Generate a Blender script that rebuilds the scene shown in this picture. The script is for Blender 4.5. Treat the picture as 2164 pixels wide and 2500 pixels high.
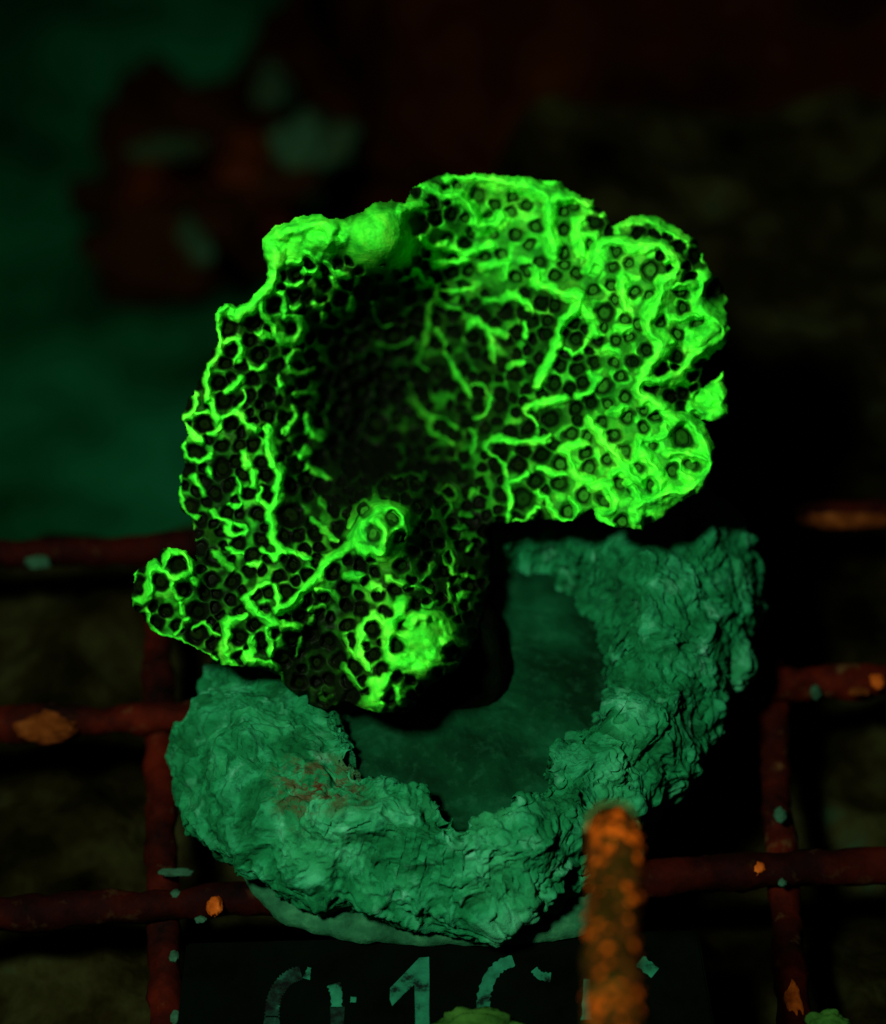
import bpy, bmesh, math, random
import numpy as np
from mathutils import Vector, Matrix

random.seed(7)
rng = np.random.default_rng(7)
for o in list(bpy.data.objects):
    bpy.data.objects.remove(o, do_unlink=True)
scene = bpy.context.scene
COL = scene.collection

# ------------------------------------------------------------------ camera
ELEV = math.radians(45.0)          # the camera looks down on the cage mesh
D0 = 0.400                         # metres to the plane through the coral
PXM = 0.171 / 2500.0               # metres per photo pixel on that plane
FWD = np.array([0.0, math.cos(ELEV), -math.sin(ELEV)])
UPV = np.array([0.0, math.sin(ELEV), math.cos(ELEV)])
RGT = np.array([1.0, 0.0, 0.0])

def ray(x, y):
    """direction (unit depth) of the sight line through photo pixel x, y"""
    x = np.asarray(x, float); y = np.asarray(y, float)
    a = (x - 1082.0) * PXM / D0
    b = (1250.0 - y) * PXM / D0
    return a[..., None] * RGT + b[..., None] * UPV + FWD

DISC = (1140.0, 1740.0)            # middle of the cement base, top at z = 0.018
CAM = np.array([0.0, 0.0, 0.018]) - ray(*DISC) * (D0 + 0.006)

def at_depth(x, y, d):
    return CAM + ray(x, y) * np.asarray(d, float)[..., None]

def on_z(x, y, z):
    r = ray(x, y)
    t = (z - CAM[2]) / r[..., 2]
    return CAM + r * t[..., None]

cam_data = bpy.data.cameras.new("camera")
cam = bpy.data.objects.new("camera", cam_data)
COL.objects.link(cam)
cam.location = CAM
cam.rotation_euler = (math.pi / 2 - ELEV, 0, 0)
cam_data.sensor_fit = 'VERTICAL'
cam_data.sensor_height = 24.0
cam_data.lens = 12.0 / (0.0855 / D0)
cam_data.clip_start = 0.01
cam_data.clip_end = 50.0
cam_data.dof.use_dof = True
cam_data.dof.focus_distance = D0 - 0.008
cam_data.dof.aperture_fstop = cam_data.lens / 9.5
scene.camera = cam

# ------------------------------------------------------------------ light
world = bpy.data.worlds.new("World")
scene.world = world
world.use_nodes = True
bg = world.node_tree.nodes["Background"]
bg.inputs[0].default_value = (0.25, 0.8, 0.5, 1)
bg.inputs[1].default_value = 0.007

def spot(name, off, target, watts, size_deg, blend, radius, col):
    ld = bpy.data.lights.new(name, 'SPOT')
    ld.energy = watts; ld.spot_size = math.radians(size_deg); ld.spot_blend = blend
    ld.shadow_soft_size = radius; ld.color = col
    lo = bpy.data.objects.new(name, ld); COL.objects.link(lo)
    p = target + off[0] * RGT + off[1] * UPV - off[2] * FWD
    lo.location = p
    d = Vector(target - p)
    lo.rotation_euler = d.to_track_quat('-Z', 'Y').to_euler()
    return lo
TGT = at_depth(1050, 1150, D0)
spot("dive_torch", (-0.115, 0.085, 0.40), TGT, 13.8, 70, 0.9, 0.024, (0.92, 1.0, 0.9))

vs = scene.view_settings
vs.view_transform = 'Standard'; vs.look = 'None'; vs.exposure = 0.0; vs.gamma = 1.0
vs.use_curve_mapping = False
scene.cycles.max_bounces = 4
scene.cycles.diffuse_bounces = 2

# ------------------------------------------------------------------ helpers
_perm = np.random.default_rng(3).permutation(256)
_perm = np.concatenate([_perm, _perm, _perm])
_grad = np.random.default_rng(5).normal(size=(256, 3))
_grad /= np.linalg.norm(_grad, axis=1)[:, None]

def noise(p, scale=1.0, seed=0):
    """gradient noise about -1..1 at points p (N,3)"""
    p = np.asarray(p, float) * scale + seed * 17.31
    i = np.floor(p).astype(np.int64); f = p - i
    u = f * f * f * (f * (f * 6 - 15) + 10)
    i &= 255
    out = 0
    for dx in (0, 1):
        wx = u[:, 0] if dx else 1 - u[:, 0]
        for dy in (0, 1):
            wy = u[:, 1] if dy else 1 - u[:, 1]
            for dz in (0, 1):
                wz = u[:, 2] if dz else 1 - u[:, 2]
                h = _perm[_perm[_perm[(i[:, 0] + dx) & 255] + ((i[:, 1] + dy) & 255)] + ((i[:, 2] + dz) & 255)]
                g = _grad[h]
                out = out + wx * wy * wz * (g[:, 0] * (f[:, 0] - dx) + g[:, 1] * (f[:, 1] - dy) + g[:, 2] * (f[:, 2] - dz))
    return out * 1.6

def fbm(p, scale, octs=3, seed=0, gain=0.5):
    a, s, t = 1.0, scale, 0
    for k in range(octs):
        t = t + a * noise(p, s, seed + k * 3.7)
        a *= gain; s *= 2.03
    return t

def xyz(x, y):
    return np.stack([x, y, np.zeros_like(x)], -1)

def sstep(a, b, x):
    t = np.clip((x - a) / (b - a), 0, 1)
    return t * t * (3 - 2 * t)

def mesh_obj(name, V, F, mat, parent=None, smooth=True, attrs=None):
    me = bpy.data.meshes.new(name)
    V = np.asarray(V, float)
    if isinstance(F, np.ndarray):
        me.vertices.add(len(V)); me.vertices.foreach_set("co", V.astype(np.float32).ravel())
        n = F.shape[1]
        me.loops.add(F.size); me.loops.foreach_set("vertex_index", F.astype(np.int32).ravel())
        me.polygons.add(len(F))
        me.polygons.foreach_set("loop_start", np.arange(0, F.size, n, dtype=np.int32))
        me.polygons.foreach_set("loop_total", np.full(len(F), n, dtype=np.int32))
        me.update(calc_edges=True); me.validate()
    else:
        me.from_pydata([tuple(v) for v in V], [], F); me.update()
    me.polygons.foreach_set("use_smooth", np.full(len(me.polygons), smooth, dtype=bool))
    if attrs:
        for k, v in attrs.items():
            a = me.attributes.new(k, 'FLOAT', 'POINT')
            a.data.foreach_set("value", np.asarray(v, np.float32))
    if mat: me.materials.append(mat)
    o = bpy.data.objects.new(name, me)
    COL.objects.link(o)
    if parent: adopt(o, parent)
    return o

def adopt(o, parent):
    o.parent = parent
    o.matrix_parent_inverse = Matrix.Translation(-Vector(parent.location))

def empty(name, loc):
    e = bpy.data.objects.new(name, None)
    e.location = Vector(loc); e.empty_display_size = 0.01
    COL.objects.link(e)
    return e

def tag(o, label=None, cat=None, group=None, kind=None):
    if label: o["label"] = label
    if cat: o["category"] = cat
    if group: o["group"] = group
    if kind: o["kind"] = kind
    return o

class Nodes:
    def __init__(s, name):
        s.m = bpy.data.materials.new(name); s.m.use_nodes = True
        s.t = s.m.node_tree; s.n = s.t.nodes
        s.b = s.n["Principled BSDF"]
    def new(s, typ, **kw):
        x = s.n.new(typ)
        for k, v in kw.items():
            if k.startswith("i_"): x.inputs[k[2:].replace("_", " ")].default_value = v
            else: setattr(x, k, v)
        return x
    def link(s, a, b): s.t.links.new(a, b)
    def noise(s, scale, detail=4, rough=0.6, coord='Object'):
        tc = s.new("ShaderNodeTexCoord"); nz = s.new("ShaderNodeTexNoise", i_Scale=scale, i_Detail=detail, i_Roughness=rough)
        s.link(tc.outputs[coord], nz.inputs["Vector"]); return nz.outputs["Fac"]
    def ramp(s, fac, stops):
        r = s.new("ShaderNodeValToRGB"); e = r.color_ramp.elements
        while len(e) < len(stops): e.new(0.5)
        for el, (p, c) in zip(e, stops):
            el.position = p; el.color = (*c, 1)
        s.link(fac, r.inputs[0]); return r.outputs[0]
    def mix(s, fac, a, b, mode='MIX'):
        m = s.new("ShaderNodeMix", data_type='RGBA', blend_type=mode)
        for sock, v in ((m.inputs[0], fac), (m.inputs[6], a), (m.inputs[7], b)):
            if hasattr(v, "links"): s.link(v, sock)
            elif isinstance(v, (int, float)): sock.default_value = v
            else: sock.default_value = (*v, 1)
        return m.outputs[2]
    def attr(s, name):
        return s.new("ShaderNodeAttribute", attribute_name=name).outputs["Fac"]
    def bump(s, fac, strength, dist):
        b = s.new("ShaderNodeBump", i_Strength=strength, i_Distance=dist)
        s.link(fac, b.inputs["Height"]); s.link(b.outputs[0], s.b.inputs["Normal"])
    def done(s, color=None, rough=0.7, spec=0.02):
        if color is not None:
            if hasattr(color, "links"): s.link(color, s.b.inputs["Base Color"])
            else: s.b.inputs["Base Color"].default_value = (*color, 1)
        s.b.inputs["Roughness"].default_value = rough
        s.b.inputs["Specular IOR Level"].default_value = spec
        return s.m

# ------------------------------------------------------------------ materials
def mat_ramp(name, scale, stops, rough=0.85, bump=0.0, bdist=0.001, detail=5, spec=0.0, coord='Object'):
    n = Nodes(name); f = n.noise(scale, detail, 0.65, coord)
    c = n.ramp(f, stops)
    if bump: n.bump(n.noise(scale * 4, 5, 0.65, coord), bump, bdist)
    return n.done(c, rough, spec)

# coral tissue: fluorescent green pigment over brown tissue; attribute also holds painted shade
n = Nodes("coral_tissue")
pig_shade = n.attr("pigment_shade")
f = n.mix(0.5, n.noise(420, 4, 0.6), n.noise(90, 3, 0.6))
green = n.ramp(f, [(0.36, (0.014, 0.42, 0.014)), (0.5, (0.045, 0.80, 0.022)), (0.62, (0.13, 1.0, 0.036))])
brown = n.ramp(n.noise(900, 4), [(0.3, (0.0006, 0.0009, 0.0002)), (0.7, (0.0016, 0.0040, 0.0005))])
col = n.mix(pig_shade, brown, green)
n.bump(n.noise(1500, 4), 0.25, 0.0004)
M_TISSUE = n.done(col, 0.6, 0.04)

def polyp_mat(name, ring, mid, mouth):
    n = Nodes(name)
    tc = n.new("ShaderNodeTexCoord")
    ln = n.new("ShaderNodeVectorMath", operation='LENGTH'); n.link(tc.outputs["Object"], ln.inputs[0])
    c = n.ramp(ln.outputs["Value"], [(0.0, mouth), (0.28, mid), (0.55, mid), (0.8, ring), (1.0, ring)])
    oi = n.new("ShaderNodeObjectInfo")
    mr = n.new("ShaderNodeMapRange"); n.link(oi.outputs["Random"], mr.inputs[0])
    mr.inputs[3].default_value = 0.35; mr.inputs[4].default_value = 1.0
    c = n.mix(1.0, c, mr.outputs[0], 'MULTIPLY')
    return n.done(c, 0.6, 0.0)
M_POLYP = [polyp_mat("polyp_green", (0.006, 0.050, 0.003), (0.013, 0.125, 0.006), (0.007, 0.065, 0.003)),
           polyp_mat("polyp_olive", (0.001, 0.009, 0.0008), (0.003, 0.022, 0.0015), (0.001, 0.008, 0.0008)),
           polyp_mat("polyp_brown", (0.001, 0.003, 0.0005), (0.003, 0.009, 0.001), (0.001, 0.004, 0.0006))]
M_STALK = mat_ramp("dead_skeleton", 160, [(0.3, (0.0003, 0.0006, 0.0002)), (0.7, (0.0016, 0.0040, 0.0014))], bump=0.4)

n = Nodes("cement_putty")
f1 = n.noise(70, 6, 0.65); f2 = n.noise(420, 5, 0.7)
c = n.ramp(f1, [(0.30, (0.002, 0.044, 0.011)), (0.5, (0.004, 0.096, 0.026)), (0.68, (0.013, 0.155, 0.048))])
c = n.mix(n.ramp(f2, [(0.30, (0.0, 0.0, 0.0)), (0.46, (1, 1, 1))]), n.mix(1.0, c, (0.30, 0.40, 0.42), 'MULTIPLY'), c)
pale = n.ramp(n.noise(210, 4, 0.6), [(0.60, (0, 0, 0)), (0.70, (0.6, 0.6, 0.6))])
c = n.mix(pale, c, (0.030, 0.19, 0.080))
gr = n.ramp(n.attr('grade'), [(0.0, (0.45, 0.50, 0.46)), (0.5, (0.9, 0.95, 0.95)), (1.0, (2.3, 1.42, 1.8))])
c = n.mix(1.0, c, gr, 'MULTIPLY')
stain = n.attr("stain")
vein = n.ramp(n.noise(300, 6, 0.75), [(0.46, (0, 0, 0)), (0.56, (1, 1, 1))])
c = n.mix(n.mix(1.0, vein, stain, 'MULTIPLY'), c, (0.034, 0.008, 0.003))
n.bump(f2, 0.55, 0.0010)
M_PUTTY = n.done(c, 0.9, 0.02)

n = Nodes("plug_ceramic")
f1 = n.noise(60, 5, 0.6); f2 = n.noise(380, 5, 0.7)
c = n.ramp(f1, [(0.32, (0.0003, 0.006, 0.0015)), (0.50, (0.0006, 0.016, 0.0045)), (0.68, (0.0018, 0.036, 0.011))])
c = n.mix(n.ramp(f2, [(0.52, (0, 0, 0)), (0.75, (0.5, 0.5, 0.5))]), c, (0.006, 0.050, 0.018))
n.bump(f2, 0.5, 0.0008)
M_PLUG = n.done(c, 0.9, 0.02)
M_UNDER = mat_ramp("plug_foot", 140, [(0.3, (0.003, 0.022, 0.008)), (0.5, (0.008, 0.055, 0.020)), (0.7, (0.020, 0.11, 0.038))], bump=0.4)

n = Nodes("coated_wire")
f1 = n.noise(38, 6, 0.68); f2 = n.noise(240, 4, 0.6)
c = n.ramp(f1, [(0.36, (0.0010, 0.0004, 0.0001)), (0.48, (0.010, 0.0010, 0.0002)), (0.60, (0.028, 0.0024, 0.0003)), (0.85, (0.048, 0.006, 0.0008))])
c = n.mix(n.ramp(f2, [(0.60, (0, 0, 0)), (0.72, (0.8, 0.8, 0.8))]), c, (0.030, 0.015, 0.004))
oi = n.new("ShaderNodeObjectInfo"); mr = n.new("ShaderNodeMapRange"); n.link(oi.outputs["Random"], mr.inputs[0])
mr.inputs[3].default_value = 0.35; mr.inputs[4].default_value = 1.15
c = n.mix(1.0, c, mr.outputs[0], 'MULTIPLY')
n.bump(f2, 0.6, 0.001)
M_WIRE = n.done(c, 0.8, 0.02)
M_ORANGE = mat_ramp("orange_crust", 300, [(0.3, (0.08, 0.013, 0.001)), (0.6, (0.22, 0.045, 0.004)), (0.8, (0.34, 0.09, 0.01))], bump=0.5)
M_RUST = mat_ramp("tan_crust", 260, [(0.3, (0.012, 0.0025, 0.0004)), (0.55, (0.05, 0.013, 0.002)), (0.75, (0.095, 0.030, 0.006))], bump=0.5)
M_GRIT = mat_ramp("pale_grit", 400, [(0.3, (0.005, 0.016, 0.007)), (0.7, (0.014, 0.055, 0.026))], bump=0.4)
M_TAG = mat_ramp("tag_plastic", 90, [(0.35, (0.0003, 0.0007, 0.0003)), (0.7, (0.0008, 0.0016, 0.0008))], rough=0.6)
M_PRINT = mat_ramp("tag_print", 260, [(0.36, (0.0006, 0.004, 0.002)), (0.45, (0.003, 0.050, 0.021)), (0.7, (0.006, 0.092, 0.040))], spec=0.05)
M_PRINT_WORN = mat_ramp("tag_print_worn", 330, [(0.45, (0.0005, 0.0012, 0.0006)), (0.60, (0.0015, 0.012, 0.006)), (0.72, (0.004, 0.045, 0.022))], spec=0.05)
M_CORD = mat_ramp("cord_fibre", 240, [(0.3, (0.003, 0.002, 0.0004)), (0.55, (0.016, 0.009, 0.001)), (0.78, (0.012, 0.028, 0.004))], bump=0.5)
M_CORDTIP = mat_ramp("cord_tip", 240, [(0.3, (0.02, 0.05, 0.01)), (0.7, (0.05, 0.12, 0.03))], bump=0.4)
M_NOD = mat_ramp("orange_nodule", 500, [(0.3, (0.10, 0.016, 0.001)), (0.55, (0.27, 0.046, 0.002)), (0.75, (0.44, 0.085, 0.006))], bump=0.3)
M_NOD_DIM = mat_ramp("dull_nodule", 500, [(0.3, (0.02, 0.005, 0.001)), (0.6, (0.06, 0.016, 0.002)), (0.8, (0.08, 0.035, 0.004))], bump=0.3)
M_ALGA = mat_ramp("green_alga", 200, [(0.3, (0.003, 0.016, 0.002)), (0.6, (0.015, 0.055, 0.007)), (0.8, (0.028, 0.09, 0.012))], bump=0.4)

M_SAND = mat_ramp("sand", 13, [(0.38, (0.0008, 0.013, 0.003)), (0.5, (0.0016, 0.037, 0.0105)), (0.62, (0.003, 0.064, 0.020))], bump=0.3, detail=6)
M_BED = mat_ramp("rubble_bed", 45, [(0.34, (0.0004, 0.0004, 0.0001)), (0.50, (0.004, 0.0034, 0.0007)), (0.64, (0.009, 0.010, 0.0025)), (0.80, (0.006, 0.022, 0.009))], bump=0.8, bdist=0.003)
M_REEF = mat_ramp("reef_rock", 12, [(0.35, (0.0008, 0.0003, 0.0001)), (0.48, (0.0065, 0.0016, 0.0003)), (0.58, (0.013, 0.0032, 0.0004)), (0.66, (0.008, 0.0050, 0.0010)), (0.74, (0.04, 0.014, 0.0025))], bump=0.8, bdist=0.004, detail=6)
M_REDROCK = mat_ramp("red_rubble", 18, [(0.35, (0.008, 0.002, 0.0004)), (0.52, (0.030, 0.006, 0.0010)), (0.70, (0.048, 0.012, 0.003))], bump=0.8, bdist=0.004)
M_DARKROCK = mat_ramp("dark_rubble", 18, [(0.35, (0.004, 0.0014, 0.0004)), (0.7, (0.016, 0.0055, 0.0012))], bump=0.8, bdist=0.004)
M_PALEROCK = mat_ramp("pale_rubble", 30, [(0.34, (0.005, 0.006, 0.0015)), (0.50, (0.010, 0.022, 0.008)), (0.66, (0.014, 0.048, 0.020))], bump=0.6, bdist=0.003)

# ------------------------------------------------------------------ setting
def sheet(name, x0, x1, y0, y1, nx, ny, zf, mat):
    gx, gy = np.meshgrid(np.linspace(x0, x1, nx), np.linspace(y0, y1, ny))
    V = np.stack([gx, gy, zf(gx, gy)], -1).reshape(-1, 3)
    i = np.arange(nx * ny).reshape(ny, nx)
    F = np.stack([i[:-1, :-1], i[:-1, 1:], i[1:, 1:], i[1:, :-1]], -1).reshape(-1, 4)
    return mesh_obj(name, V, F, mat)

SEA_Z = -0.175
def sand_z(x, y):
    p = xyz(x.ravel(), y.ravel())
    return (SEA_Z + 0.010 * fbm(p, 7, 3, 2)).reshape(x.shape)
tag(sheet("sandy_seabed", -6, 6, -3, 12, 300, 300, sand_z, M_SAND), kind='structure')

def lump(name, center, radii, mat, seed, rough=0.22, freq=1.3, rot=0.0, sub=5, parent=None, detail=0.5):
    bm = bmesh.new(); bmesh.ops.create_icosphere(bm, subdivisions=sub, radius=1.0)
    V = np.array([v.co[:] for v in bm.verts]); F = np.array([[v.index for v in f.verts] for f in bm.faces]); bm.free()
    d = 1 + rough * fbm(V, freq, 5, seed, detail)
    V = V * d[:, None] * np.asarray(radii)
    c, s = math.cos(rot), math.sin(rot)
    V = np.stack([V[:, 0] * c - V[:, 1] * s, V[:, 0] * s + V[:, 1] * c, V[:, 2]], -1) + np.asarray(center)
    return mesh_obj(name, V, F, mat, parent)

# rock bed under the mesh: everything nearer than the far edge of the cage
far_l = on_z(-300, 1345, -0.030); far_r = on_z(2500, 1235, -0.030)
def bed_z(x, y):
    p = xyz(x.ravel(), y.ravel())
    z = -0.030 + 0.010 * fbm(p, 26, 4, 5)
    edge = far_l[1] + (far_r[1] - far_l[1]) * (x.ravel() - far_l[0]) / (far_r[0] - far_l[0])
    left = 1 - sstep(-0.03, 0.02, x.ravel())
    t = sstep(0.0, 0.03, p[:, 1] - edge) * left
    return (z - 0.16 * t).reshape(x.shape)
tag(sheet("rocky_seabed", -0.4, 0.5, -0.30, 0.24, 420, 260, bed_z, M_BED), kind='structure')

# reef slope filling the right and upper right background
reef_c = on_z(1850, 520, -0.12)
r = lump("reef_rock", reef_c + np.array([0.075, 0.13, -0.05]), (0.20, 0.22, 0.15), M_REEF, 3, 0.30, 1.5, 0.2, 6)
tag(r, "large dark brown reef rock filling the background behind the bright coral", "rock")
r2 = lump("reef_rock", on_z(1500, 0, SEA_Z) + np.array([0.22, 0.20, 0.0]), (0.34, 0.2, 0.13), M_REEF, 9, 0.30, 1.7, 0, 6)
tag(r2, "dark reef rock at the very top edge, farthest from the cage", "rock")

# blurred rubble in the upper left
pz = SEA_Z + 0.015
def rub(x, y, w, h, mat, seed, label, rot=0.0, z=None, rough=0.5):
    z = pz if z is None else z
    c = on_z(x, y, z); k = np.dot(c - CAM, FWD) / D0 * PXM
    rx = w * 0.5 * k; ry = h * 0.5 * k
    o = lump("rubble_rock", c, (rx, ry, min(rx, ry) * 0.8), mat, seed, rough, 1.3, rot, 4)
    return tag(o, label, "rock", "rubble lying on the sand")
rub(420, 330, 330, 380, M_DARKROCK, 11, "dark brown rounded rock on the sand, upper left, above the red one")
rub(520, 500, 420, 230, M_REDROCK, 12, "dark red rubble rock lying between pale green fragments")
rub(620, 400, 150, 230, M_REDROCK, 21, "small dark red rock tilted above the larger red rock", 0.3, pz + 0.02)
rub(300, 480, 230, 120, M_DARKROCK, 22, "low dark rock lying leftmost in the rubble")
rub(450, 610, 420, 300, M_DARKROCK, 13, "broad dark rock below the red one beside the sand")
rub(760, 350, 190, 170, M_PALEROCK, 14, "largest pale green fragment, behind the top of the coral", 0.5, pz + 0.055)
rub(665, 215, 90, 150, M_PALEROCK, 15, "dim upright pale fragment at the top of the rubble", 0.2, pz + 0.03)
rub(415, 360, 170, 65, M_PALEROCK, 16, "thin pale green fragment lying across the rounded dark brown rock", 0.25, pz + 0.05)
rub(480, 590, 60, 170, M_PALEROCK, 17, "narrow pale green fragment leaning below the red rock", 0.35, pz + 0.05)
rub(700, 440, 170, 90, M_DARKROCK, 18, "small brown fragment under the largest pale one", 0.1, pz + 0.05)

# ------------------------------------------------------------------ cage mesh
grid = tag(empty("wire_mesh", (0, 0, -0.0035)), "red encrusted wire mesh of a cage carrying the cement base", "mesh")
def bar(pa, pb, rad, seed, zc):
    a = on_z(*pa, zc); b = on_z(*pb, zc)
    d = b - a; L = np.linalg.norm(d); d /= L
    s = np.cross(d, [0, 0, 1.0]); s /= np.linalg.norm(s); u = np.cross(s, d)
    nl, nr = int(L / 0.0012), 14
    tt, aa = np.meshgrid(np.linspace(0, L, nl), np.linspace(0, 2 * math.pi, nr, endpoint=False), indexing='ij')
    base = a + tt[..., None] * d
    nrm = np.cos(aa)[..., None] * s + np.sin(aa)[..., None] * u
    p0 = (base + nrm * rad).reshape(-1, 3)
    rr = rad * (1 + 0.26 * fbm(p0, 190, 4, seed) + 0.26 * noise(p0, 70, seed + 9))
    V = base.reshape(-1, 3) + nrm.reshape(-1, 3) * rr[:, None]
    i = np.arange(nl * nr).reshape(nl, nr)
    j = np.roll(i, -1, 1)
    F = np.stack([i[:-1], j[:-1], j[1:], i[1:]], -1).reshape(-1, 4)
    return mesh_obj("wire", V, F, M_WIRE, grid)
RAD = 0.0030
for k, (ya, yb) in enumerate([(1362, 1245), (1782, 1650), (2240, 2105), (2790, 2630)]):
    bar((-150, ya), (2320, yb), RAD, 3 + k, -0.0035)
for k, (xa, xb) in enumerate([((380, 1330), (412, 2800)), ((1135, 1280), (1160, 2800)), ((1850, 1240), (1960, 2800)), ((-360, 1360), (-420, 2800)), ((2600, 1210), (2760, 2800))]):
    bar(xa, xb, RAD * 0.92, 20 + k, -0.0075)

def crust(name, x, y, w, h, mat, seed, z=0.0):
    c = on_z(x, y, z); k = PXM * np.dot(c - CAM, FWD) / D0
    return lump(name, c, (w * 0.5 * k, h * 0.62 * k, h * 0.35 * k), mat, seed, 0.24, 1.5, 0, 4, grid)
crust("crust_patch", 115, 1772, 150, 78, M_RUST, 31, -0.0018)
crust("crust_patch", 525, 2213, 38, 48, M_ORANGE, 32, -0.0006)
crust("crust_patch", 1937, 2450, 50, 95, M_ORANGE, 33, -0.0060)
crust("crust_patch", 1850, 2118, 40, 32, M_ORANGE, 34, -0.001)
crust("crust_patch", 2143, 1664, 34, 36, M_ORANGE, 35, -0.001)
crust("crust_patch", 2098, 1688, 50, 22, M_RUST, 36, -0.001)
crust("crust_patch", 2060, 1268, 240, 46, M_RUST, 37, -0.0022)
for k, (x, y, w, h) in enumerate([(428, 2185, 36, 34), (425, 2336, 34, 36), (430, 2485, 36, 44), (490, 2245, 36, 22), (430, 2130, 110, 26),
                                  (1992, 1690, 34, 44), (1905, 1990, 40, 46), (1845, 1705, 70, 24), (1910, 2155, 26, 24), (95, 1372, 80, 44), (180, 1750, 24, 30)]):
    crust("grit_grain", x, y, w * .75, h * .75, M_GRIT, 40 + k, -0.0015)

# ------------------------------------------------------------------ cement base
base = tag(empty("cement_base", (0, 0, 0)), "rough pale green cement ring base with a dark hollow under the coral", "cement base")
S = 2164 / 1792.0
def polar(pts, z, c, wig=0):
    P = on_z(np.array([p[0] for p in pts]) * S, np.array([p[1] for p in pts]) * S, z)
    dx, dy = P[:, 0] - c[0], P[:, 1] - c[1]
    th = np.arctan2(dy, dx); r = np.hypot(dx, dy); o = np.argsort(th)
    th, r = th[o], r[o]
    th = np.concatenate([th - 2 * math.pi, th, th + 2 * math.pi]); r = np.concatenate([r, r, r])
    return lambda q: np.interp(q, th, r)
CC = on_z(955 * S, 1420 * S, 0.018)
outer = [(1440, 1030), (1475, 1062), (1503, 1092), (1520, 1140), (1552, 1158), (1532, 1195), (1533, 1240), (1527, 1310), (1503, 1360), (1472, 1400), (1462, 1480),
         (1425, 1560), (1355, 1620), (1300, 1655), (1250, 1705), (1170, 1790), (1100, 1838), (1030, 1868), (1000, 1878), (900, 1858), (830, 1856), (740, 1842), (650, 1818),
         (570, 1798), (500, 1768), (420, 1728), (382, 1690), (352, 1640), (340, 1570), (346, 1500), (376, 1460), (402, 1420), (412, 1370), (440, 1310),
         (500, 1200), (620, 1100), (780, 1040), (950, 1010), (1150, 1000), (1320, 1005)]
inner = [(690, 1440), (705, 1490), (725, 1545), (790, 1582), (860, 1592), (890, 1632), (930, 1682), (955, 1662), (990, 1648), (1070, 1618), (1118, 1575),
         (1100, 1530), (1130, 1500), (1185, 1478), (1238, 1430), (1228, 1360), (1240, 1310), (1222, 1250), (1208, 1190), (1170, 1140), (1100, 1105), (1000, 1110), (880, 1150), (780, 1230), (710, 1340)]
Ro = polar(outer, 0.011, CC); Ri = polar(inner, 0.021, CC)
NT, NP = 1500, 230
th = np.linspace(-math.pi, math.pi, NT, endpoint=False)
ker = np.hanning(15); ker /= ker.sum()
def per_smooth(a): return np.convolve(np.concatenate([a[-7:], a, a[:7]]), ker, 'valid')
ro = per_smooth(Ro(th)); ri = Ri(th)
edge_p = np.stack([np.cos(th) * 1, np.sin(th) * 1, 0 * th], -1)
ri = ri + 0.0016 * fbm(edge_p, 9, 4, 4) + 0.0010 * noise(edge_p, 40, 8)
ro = ro + 0.0012 * fbm(edge_p, 7, 2, 6)
ri_s = per_smooth(per_smooth(Ri(th)))
rise = 1 + 0.36 * np.exp(-((th - 0.62) / 0.42) ** 2)
wd = ro - ri
prof = [(ro - 0.009, -0.0008), (ro - 0.0035, 0.003), (ro - 0.0005, 0.0075), (ro, 0.0115), (ro - np.minimum(0.0035, 0.14 * wd), 0.0165 * rise), (ro - np.minimum(0.009, 0.33 * wd), 0.0205 * rise),
        (ro * 0.5 + ri_s * 0.5, 0.0235 * rise), (ri_s + np.minimum(0.004, 0.2 * wd), 0.0226 * rise), (ri + 0.0006, 0.0212), (ri - 0.0008, 0.0150), (ri - 0.005, 0.0095)]
PR = np.stack([p[0] for p in prof]); PZ = np.stack([np.broadcast_to(p[1], th.shape) for p in prof])
seg = np.array([0, 0.05, 0.11, 0.17, 0.26, 0.36, 0.58, 0.80, 0.90, 0.96, 1.0])
tq = np.linspace(0, 1, NP)
def cat(A):
    # Catmull-Rom style smoothing over the profile, per angle
    idx = np.clip(np.searchsorted(seg, tq, side='right') - 1, 0, len(seg) - 2)
    u = ((tq - seg[idx]) / (seg[idx + 1] - seg[idx]))[:, None]
    m = np.gradient(A, seg, axis=0)
    h = (seg[idx + 1] - seg[idx])[:, None]
    return ((2 * u**3 - 3 * u**2 + 1) * A[idx] + (u**3 - 2 * u**2 + u) * h * m[idx] + (-2 * u**3 + 3 * u**2) * A[idx + 1] + (u**3 - u**2) * h * m[idx + 1])
R_, Z_ = cat(PR), cat(PZ)
T_ = np.broadcast_to(th, R_.shape)
X = np.stack([CC[0] + R_ * np.cos(T_), CC[1] + R_ * np.sin(T_), Z_], -1)
def grid_normals(X, wrap=True):
    du = np.gradient(X, axis=0)
    dv = (np.roll(X, -1, 1) - np.roll(X, 1, 1)) if wrap else np.gradient(X, axis=1)
    n = np.cross(dv, du); n /= np.linalg.norm(n, axis=-1, keepdims=True) + 1e-12
    return n
Nn = grid_normals(X)
if Nn[NP // 2, :, 2].mean() < 0: Nn = -Nn
P = X.reshape(-1, 3)
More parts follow.
